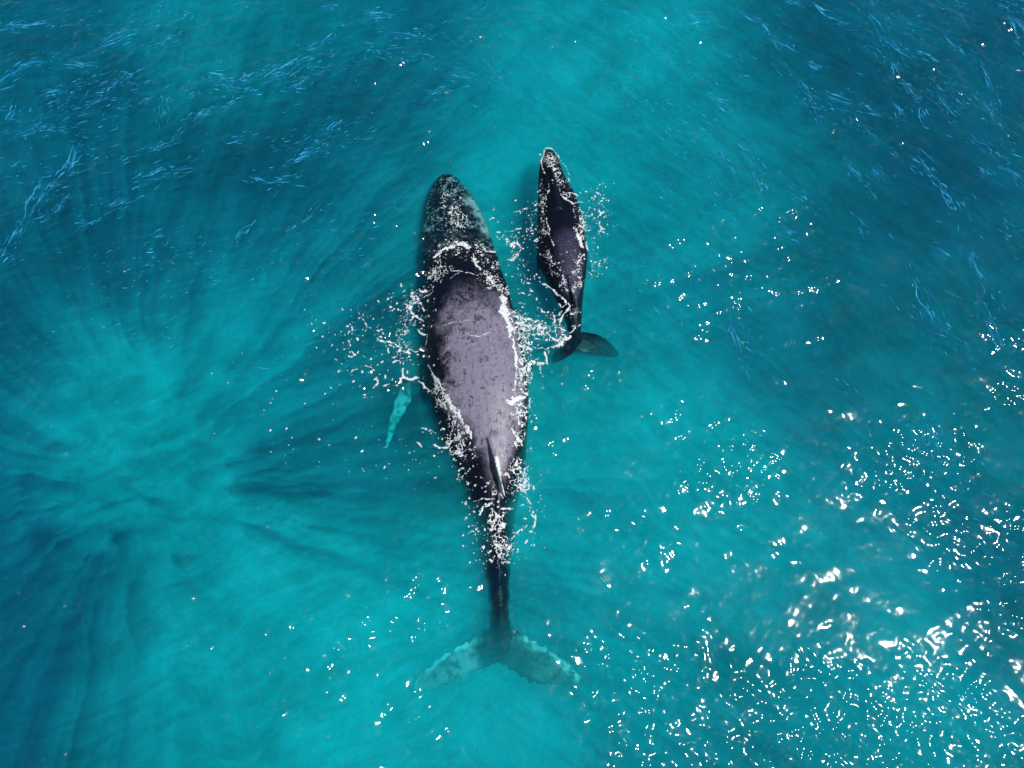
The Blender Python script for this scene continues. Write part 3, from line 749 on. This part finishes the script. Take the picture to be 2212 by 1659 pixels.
# where loose flecks lie, some standing for glints over the whales: crop, spread, count, size in metres, path
ADULT_FLECKS = [
 ('C5', 130, 150, .013, [(1500,0),(1420,300),(1480,700)]), ('C5', 200, 90, .014, [(1250,100),(1150,350),(1000,300)]), ('C5', 200, 70, .016, [(100,400),(150,700),(100,900)]),
 ('C5', 300, 90, .015, [(300,300),(700,700),(700,1200)]), ('C5', 200, 60, .015, [(1300,1050),(1350,1250),(1400,1150)]), ('C5', 250, 40, .016, [(200,1300),(500,1500)]),
 ('D', 9, 260, .012, [(930,560),(960,548),(1000,540),(1040,555),(1065,575)]), ('D', 7, 160, .012, [(925,600),(940,580),(930,640)]), ('D', 10, 200, .012, [(1045,590),(1080,620),(1100,660)]),
 ('D', 8, 220, .013, [(1110,690),(1125,770),(1132,850)]), ('D', 14, 240, .013, [(1115,860),(1125,920),(1115,1000),(1120,1050)]),
 ('D', 10, 260, .012, [(945,850),(975,910),(1010,960),(1030,1000)]), ('D', 16, 200, .013, [(940,930),(980,990),(1020,1050)]), ('D', 30, 80, .013, [(830,980),(930,1010)]),
 ('D', 14, 160, .014, [(1010,1040),(1040,1060),(1080,1070),(1110,1090)]), ('D', 22, 240, .013, [(1030,1130),(1070,1170),(1110,1180)]), ('D', 16, 120, .012, [(1140,1050),(1155,1110),(1150,1170)]),
 ('D', 14, 110, .013, [(1030,1190),(1060,1210),(1090,1215)]), ('D', 10, 80, .012, [(1020,1080),(1015,1130),(1025,1180)]), ('D', 60, 70, .012, [(660,1000),(800,900)]), ('D', 60, 60, .012, [(500,840),(640,900)]),
 ('D', 26, 110, .010, [(960,420),(985,470),(1000,520)]),
]
CALF_FLECKS = [
 ('C2', 90, 150, .012, [(1150,650),(1250,850),(1250,1100),(1250,1300)]), ('C2', 110, 120, .013, [(1330,700),(1380,1100),(1400,1400)]), ('C2', 60, 240, .010, [(500,200),(600,250),(700,450)]),
 ('C2', 70, 160, .010, [(900,580),(800,660),(700,620)]), ('C2', 45, 200, .011, [(450,650),(460,900),(470,1200),(500,1500)]), ('C2', 55, 240, .011, [(1000,1000),(1080,1150),(1060,1350),(1100,1560)]),
 ('C2', 100, 120, .013, [(300,850),(280,1200),(250,1500)]), ('C3', 55, 240, .010, [(880,60),(850,250),(850,450)]), ('C3', 60, 120, .011, [(480,80),(620,260),(700,420)]),
 ('C3', 90, 90, .014, [(130,150),(150,350),(300,450)]), ('C3', 60, 70, .012, [(1060,30),(1080,300)]), ('C3', 40, 60, .011, [(760,830),(860,760)]), ('C3', 150, 80, .013, [(250,800),(500,900)]),
 ('C3', 60, 50, .012, [(1250,120),(1100,200)]), ('D', 24, 90, .013, [(1075,470),(1100,560),(1120,600)]), ('D', 20, 60, .012, [(1290,400),(1310,480)]),
]

ADULT_LACE = [('D', 22, 1.0, [(1120, 690), (1130, 780), (1128, 880), (1118, 980), (1125, 1050)]), ('D', 30, 1.1, [(1050, 1075), (1075, 1130), (1085, 1190)]),
              ('D', 24, 1.0, [(950, 850), (985, 930), (1010, 1000), (1035, 1070)]), ('D', 26, .8, [(940, 600), (990, 550), (1060, 570)]), ('D', 30, .6, [(890, 640), (870, 740)]),
              ('D', 24, .9, [(1045, 590), (1085, 640), (1105, 690)]), ('D', 34, .7, [(970, 430), (1000, 500)])]
CALF_LACE = [('C2', 110, 1.0, [(880, 800), (1040, 1000), (1080, 1250), (1080, 1550)]), ('C2', 70, .9, [(450, 800), (470, 1150), (540, 1550)]), ('C2', 70, .9, [(530, 200), (650, 400), (750, 600)]),
             ('C3', 70, 1.0, [(880, 60), (860, 250), (850, 450)]), ('C3', 120, .6, [(450, 80), (600, 300), (720, 500)]), ('C3', 200, .7, [(150, 950), (400, 1050), (650, 1100)]), ('C1', 120, .6, [(1300, 900), (1400, 1200)])]

def foam_material():
    f = NT('sea_foam')
    pos = f.n('ShaderNodeNewGeometry').outputs['Position']
    n = f.noise(pos, 30.0, 4, 0.65)
    col = f.mixc(f.maprange(n, 0.35, 0.6, 0, 1), (0.34, 0.42, 0.46), (0.68, 0.70, 0.72))
    bmp = f.n('ShaderNodeBump', {'Strength': 0.6, 'Distance': 0.02, 'Height': n}).outputs[0]
    b = f.n('ShaderNodeBsdfPrincipled', {'Base Color': col, 'Roughness': 0.55, 'Normal': bmp})
    th = f.n('ShaderNodeAttribute', attribute_name='thick').outputs['Fac']
    cov = f.math('ADD', th, f.math('MULTIPLY', f.math('SUBTRACT', f.noise(pos, 45.0, 3, 0.6), 0.5), 1.6))
    mx = f.n('ShaderNodeMixShader', {0: f.maprange(cov, 0.1, 0.75, 0.12, 1.0), 1: f.n('ShaderNodeBsdfTransparent').outputs[0], 2: b.outputs[0]})
    f.link(mx.outputs[0], f.out.inputs['Surface'])
    return f.m
FOAM = foam_material()

def build_foam(strands, flecks, lace, label, seed):
    CELL = 0.0105
    pts = [cw(c, p) for c, w, path in strands for p in path] + [cw(c, p) for c, s, n, r, path in flecks for p in path]
    xs = [p[0] for p in pts]; ys = [p[1] for p in pts]
    x0, y0 = min(xs) - 1.4, min(ys) - 1.4
    nx = int((max(xs) + 1.4 - x0) / CELL); ny = int((max(ys) + 1.4 - y0) / CELL)
    f = np.full((nx, ny), -1.0, dtype=np.float32)
    gx = x0 + np.arange(nx) * CELL; gy = y0 + np.arange(ny) * CELL
    def window(px, py, m):
        i0 = max(int((min(px) - m - x0) / CELL), 0); i1 = min(int((max(px) + m - x0) / CELL) + 2, nx)
        j0 = max(int((min(py) - m - y0) / CELL), 0); j1 = min(int((max(py) + m - y0) / CELL) + 2, ny)
        return slice(i0, i1), slice(j0, j1)
    rng = np.random.RandomState(seed)
    for c, w, path in strands:
        P = [cw(c, p) for p in path]; r = w * cscale(c) * .74
        sx, sy = window([p[0] for p in P], [p[1] for p in P], r * 2.6)
        X, Y = np.meshgrid(gx[sx], gy[sy], indexing='ij')
        wob = 0.9 * r + 0.02
        X2 = X + wob * (fbm(X * 7 + 31, Y * 7 + 17, seed + 3) - .5) * 2
        Y2 = Y + wob * (fbm(X * 7 + 77, Y * 7 + 57, seed + 6) - .5) * 2
        d, al = seg_dist(X2, Y2, P)
        n = fbm(X * 14 + 11, Y * 14 + 5, seed + 9, 3)
        fine = vnoise(X * 48 + 3, Y * 48 + 9, seed + 20)
        taper = 0.55 + 0.45 * np.sin(np.pi * np.clip(al, 0.02, 0.98)) ** 0.6
        v = (r * taper * (2.6 * n - 0.35) - d) / 0.03 - 0.5 * (fine > .62)
        f[sx, sy] = np.maximum(f[sx, sy], v)
    for c, s, n, r, path in flecks:
        if r < .0125: n = int(n * .75)
        elif c == 'D': n = int(n * .5)
        P = np.array([cw(c, p) for p in path]); sp = s * cscale(c)
        for k in range(n):
            t = rng.rand() * (len(P) - 1); i = min(int(t), len(P) - 2); q = P[i] + (P[i + 1] - P[i]) * (t - i) + rng.randn(2) * sp
            rr = r * min(math.exp(rng.randn() * 0.7) * 0.60, 2.2)
            a = rng.rand() * 3.14; el = 1 + 1.6 * rng.rand() ** 2
            sx, sy = window([q[0]], [q[1]], rr * el * 1.3)
            X, Y = np.meshgrid(gx[sx] - q[0], gy[sy] - q[1], indexing='ij')
            if X.size == 0: continue
            u = (X * math.cos(a) + Y * math.sin(a)) / el; v = -X * math.sin(a) + Y * math.cos(a)
            f[sx, sy] = np.maximum(f[sx, sy], (rr * .9 - np.hypot(u, v)) / 0.03)
    for c, wd, q, path in lace:
        P = [cw(c, p) for p in path]; r = wd * cscale(c)
        sx, sy = window([p[0] for p in P], [p[1] for p in P], r * 2)
        X, Y = np.meshgrid(gx[sx], gy[sy], indexing='ij')
        d, al = seg_dist(X, Y, P)
        fall = np.exp(-(d / r) ** 2)
        qx = X + .10 * fbm(X * 6 + 30, Y * 6 + 30, seed + 40); qy = Y + .10 * fbm(X * 6 + 70, Y * 6 + 70, seed + 44)
        n1 = np.abs(fbm(qx * 7 + 30, qy * 7 + 30, seed + 50, 3) - .5); n2 = np.abs(fbm(qx * 13 + 30, qy * 10 + 30, seed + 54, 2) - .5)
        gate = smoothstep(.40, .62, fbm(X * 3 + 30, Y * 3 + 30, seed + 58, 2) * (0.5 + 0.5 * fall) + .08 * q)
        q = q * .82
        v = np.maximum(q * .055 * fall * gate - n1, q * .045 * fall * gate - n2) / .03
        f[sx, sy] = np.maximum(f[sx, sy], np.where(fall > .12, np.minimum(v, .5), -1))
    on = f > 0
    cell = on[:-1, :-1].astype(int) + on[1:, :-1] + on[1:, 1:] + on[:-1, 1:]
    ci, cj = np.nonzero(cell >= 2)
    ids = np.stack([ci * ny + cj, (ci + 1) * ny + cj, (ci + 1) * ny + cj + 1, ci * ny + cj + 1], -1)
    used, inv = np.unique(ids.ravel(), return_inverse=True)
    ui, uj = used // ny, used % ny
    ff = np.clip(f[ui, uj], 0, 4)
    x = gx[ui] + 0.0; y = gy[uj] + 0.0
    z = top_z(x, y) + 0.005 + 0.016 * np.sqrt(ff) * (0.6 + 0.8 * vnoise(x * 25 + 9, y * 25 + 9, 4))
    o = mesh_obj('foam', np.stack([x, y, z], -1), inv.reshape(-1, 4), FOAM)
    set_attr(o, 'thick', np.clip(ff / .45 + .15, 0, 1))
    tag(o, label, 'foam', kind='stuff')
    return o

build_foam(ADULT_STRANDS, ADULT_FLECKS, ADULT_LACE, 'white foam streaks and flecks churned up around the large whale, some flecks standing for glints', 5)
build_foam(CALF_STRANDS, CALF_FLECKS, CALF_LACE, 'white foam lace and flecks around the calf and between the two whales', 25)

# ------------------------------------------------------------------ painted streaks of sky reflection along the wind ripples
def build_streaks():
    m = NT('painted_sky_streak')
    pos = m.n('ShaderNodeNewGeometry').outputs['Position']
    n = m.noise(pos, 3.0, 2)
    col = m.mixc(m.maprange(n, 0.35, 0.65, 0, 1), (0.014, 0.19, 0.44), (0.05, 0.42, 0.72))  # sky reflection on ripple crests, painted into the ribbon colour
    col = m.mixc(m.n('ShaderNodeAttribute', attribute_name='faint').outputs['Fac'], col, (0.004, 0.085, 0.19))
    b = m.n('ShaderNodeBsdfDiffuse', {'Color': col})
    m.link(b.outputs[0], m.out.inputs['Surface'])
    k = 2212 / 2400 * .36166
    A = [((60, 170), (400, 140)), ((0, 210), (90, 160)), ((150, 440), (350, 370)), ((420, 400), (660, 430)), ((280, 610), (420, 580)), ((30, 760), (90, 690)),
         ((730, 560), (860, 490)), ((1020, 80), (1085, 30)), ((1300, 490), (1500, 520)), ((1480, 530), (1680, 470)), ((640, 300), (940, 180)), ((980, 300), (1130, 210)), ((1230, 800), (1380, 690)),
         ((970, 975), (1110, 910)), ((420, 1110), (490, 960)), ((180, 1400), (330, 1130)), ((340, 1390), (480, 1270)), ((700, 1350), (920, 1230)), ((900, 1170), (1180, 1080)), ((1500, 900), (1610, 870)),
         ((1720, 520), (2060, 380)), ((1600, 1150), (1720, 1170)), ((1790, 1190), (1930, 1170)), ((2060, 280), (2200, 210)), ((2090, 50), (2160, 40)), ((0, 540), (200, 430)), ((60, 1600), (180, 1400)), ((110, 860), (260, 820)),
         ((1130, 120), (1220, 90)), ((1400, 540), (1520, 560)), ((1050, 780), (1080, 650)), ((1520, 1560), (1600, 1480)), ((2100, 860), (2210, 790)), ((500, 1480), (580, 1440)), ((1840, 600), (1960, 560)),
         ((2400, 330), (2800, 400)), ((2500, 200), (2900, 260)), ((2900, 450), (3250, 560)), ((3100, 350), (3300, 560)), ((2350, 120), (2600, 60)), ((2750, 620), (2950, 560)), ((1900, 1050), (2050, 980))]
    B = [((820, 20), (1100, 180)), ((1180, 80), (1350, 330)), ((1290, 250), (1500, 420)), ((1340, 400), (1400, 530)), ((1390, 540), (1520, 620)), ((1680, 220), (1900, 390)), ((2080, 90), (2212, 300)), ((1940, 450), (2020, 620)),
         ((1640, 600), (1790, 770)), ((1850, 870), (2110, 1060)), ((1520, 960), (1680, 1180)), ((1650, 1210), (1780, 1350)), ((930, 600), (1170, 690)), ((800, 620), (860, 680)), ((500, 140), (580, 250)), ((580, 250), (780, 360)),
         ((380, 870), (510, 1060)), ((1050, 1050), (1220, 1230)), ((680, 1190), (810, 1320)), ((440, 1090), (530, 1240)), ((1130, 1460), (1190, 1520)), ((1610, 1600), (1700, 1650)), ((2080, 1080), (2212, 1220)), ((1930, 1090), (2010, 1140)),
         ((690, 0), (760, 30)), ((20, 140), (120, 140)), ((250, 1000), (320, 1100)), ((840, 420), (900, 460)), ((1160, 300), (1240, 350)), ((1370, 680), (1410, 760)), ((1530, 700), (1560, 830)), ((380, 80), (480, 120)), ((1950, 660), (2050, 780)),
         ((1500, 330), (1600, 380)), ((1230, 1090), (1290, 1150)), ((640, 1480), (740, 1540)), ((760, 540), (830, 600)), ((200, 640), (300, 700)), ((1850, 1600), (1990, 1900)), ((1500, 1800), (1700, 2200)), ((1980, 2060), (2100, 2300)), ((1550, 2700), (1700, 3000)), ((300, 2100), (380, 2300))]
    rng = np.random.RandomState(12)
    V = []; Q = []; FA = []
    cnt = [0]
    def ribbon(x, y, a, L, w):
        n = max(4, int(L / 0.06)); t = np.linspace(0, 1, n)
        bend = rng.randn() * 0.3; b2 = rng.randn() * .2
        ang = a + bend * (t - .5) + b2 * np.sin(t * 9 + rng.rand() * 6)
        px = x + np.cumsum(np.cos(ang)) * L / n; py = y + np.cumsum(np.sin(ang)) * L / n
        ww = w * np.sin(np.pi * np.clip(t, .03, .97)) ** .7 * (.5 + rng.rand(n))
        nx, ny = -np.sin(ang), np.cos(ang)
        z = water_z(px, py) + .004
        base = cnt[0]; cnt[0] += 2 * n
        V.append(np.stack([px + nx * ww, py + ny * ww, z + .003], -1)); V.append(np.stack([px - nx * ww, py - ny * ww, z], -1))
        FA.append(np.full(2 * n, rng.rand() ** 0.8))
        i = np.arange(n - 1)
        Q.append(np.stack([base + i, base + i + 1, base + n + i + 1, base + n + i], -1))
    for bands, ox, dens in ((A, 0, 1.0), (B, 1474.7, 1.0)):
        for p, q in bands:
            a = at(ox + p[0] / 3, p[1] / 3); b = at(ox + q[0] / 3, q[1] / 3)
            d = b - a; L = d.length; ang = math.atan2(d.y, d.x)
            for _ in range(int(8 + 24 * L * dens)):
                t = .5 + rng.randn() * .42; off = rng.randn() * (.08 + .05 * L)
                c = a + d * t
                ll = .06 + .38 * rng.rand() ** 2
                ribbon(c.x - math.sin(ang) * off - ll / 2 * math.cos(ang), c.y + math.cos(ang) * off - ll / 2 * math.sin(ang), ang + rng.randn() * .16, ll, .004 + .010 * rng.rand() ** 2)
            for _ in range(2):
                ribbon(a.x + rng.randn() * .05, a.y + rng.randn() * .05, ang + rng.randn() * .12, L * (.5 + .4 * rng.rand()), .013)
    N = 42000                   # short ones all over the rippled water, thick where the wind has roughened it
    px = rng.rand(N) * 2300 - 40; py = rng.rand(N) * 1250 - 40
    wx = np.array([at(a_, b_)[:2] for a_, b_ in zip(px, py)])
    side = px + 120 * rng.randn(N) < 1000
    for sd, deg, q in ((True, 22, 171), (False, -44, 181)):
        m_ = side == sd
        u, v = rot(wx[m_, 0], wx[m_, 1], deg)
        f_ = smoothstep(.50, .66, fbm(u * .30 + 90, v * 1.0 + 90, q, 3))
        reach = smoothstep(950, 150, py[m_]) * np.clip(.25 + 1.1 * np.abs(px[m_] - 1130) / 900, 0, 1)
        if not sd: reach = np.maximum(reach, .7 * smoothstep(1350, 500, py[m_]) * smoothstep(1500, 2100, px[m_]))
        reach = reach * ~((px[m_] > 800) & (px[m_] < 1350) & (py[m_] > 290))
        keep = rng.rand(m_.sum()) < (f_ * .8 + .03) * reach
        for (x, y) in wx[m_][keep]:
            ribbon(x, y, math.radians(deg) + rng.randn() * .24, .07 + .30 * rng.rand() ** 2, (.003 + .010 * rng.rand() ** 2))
    o = mesh_obj('sky_reflection_streaks', np.concatenate(V), np.concatenate(Q), m.m)
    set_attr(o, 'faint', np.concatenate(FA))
    tag(o, 'thin pale blue ribbons painted as sky reflection along the wind ripples of the sea', 'sky_reflection', kind='stuff')

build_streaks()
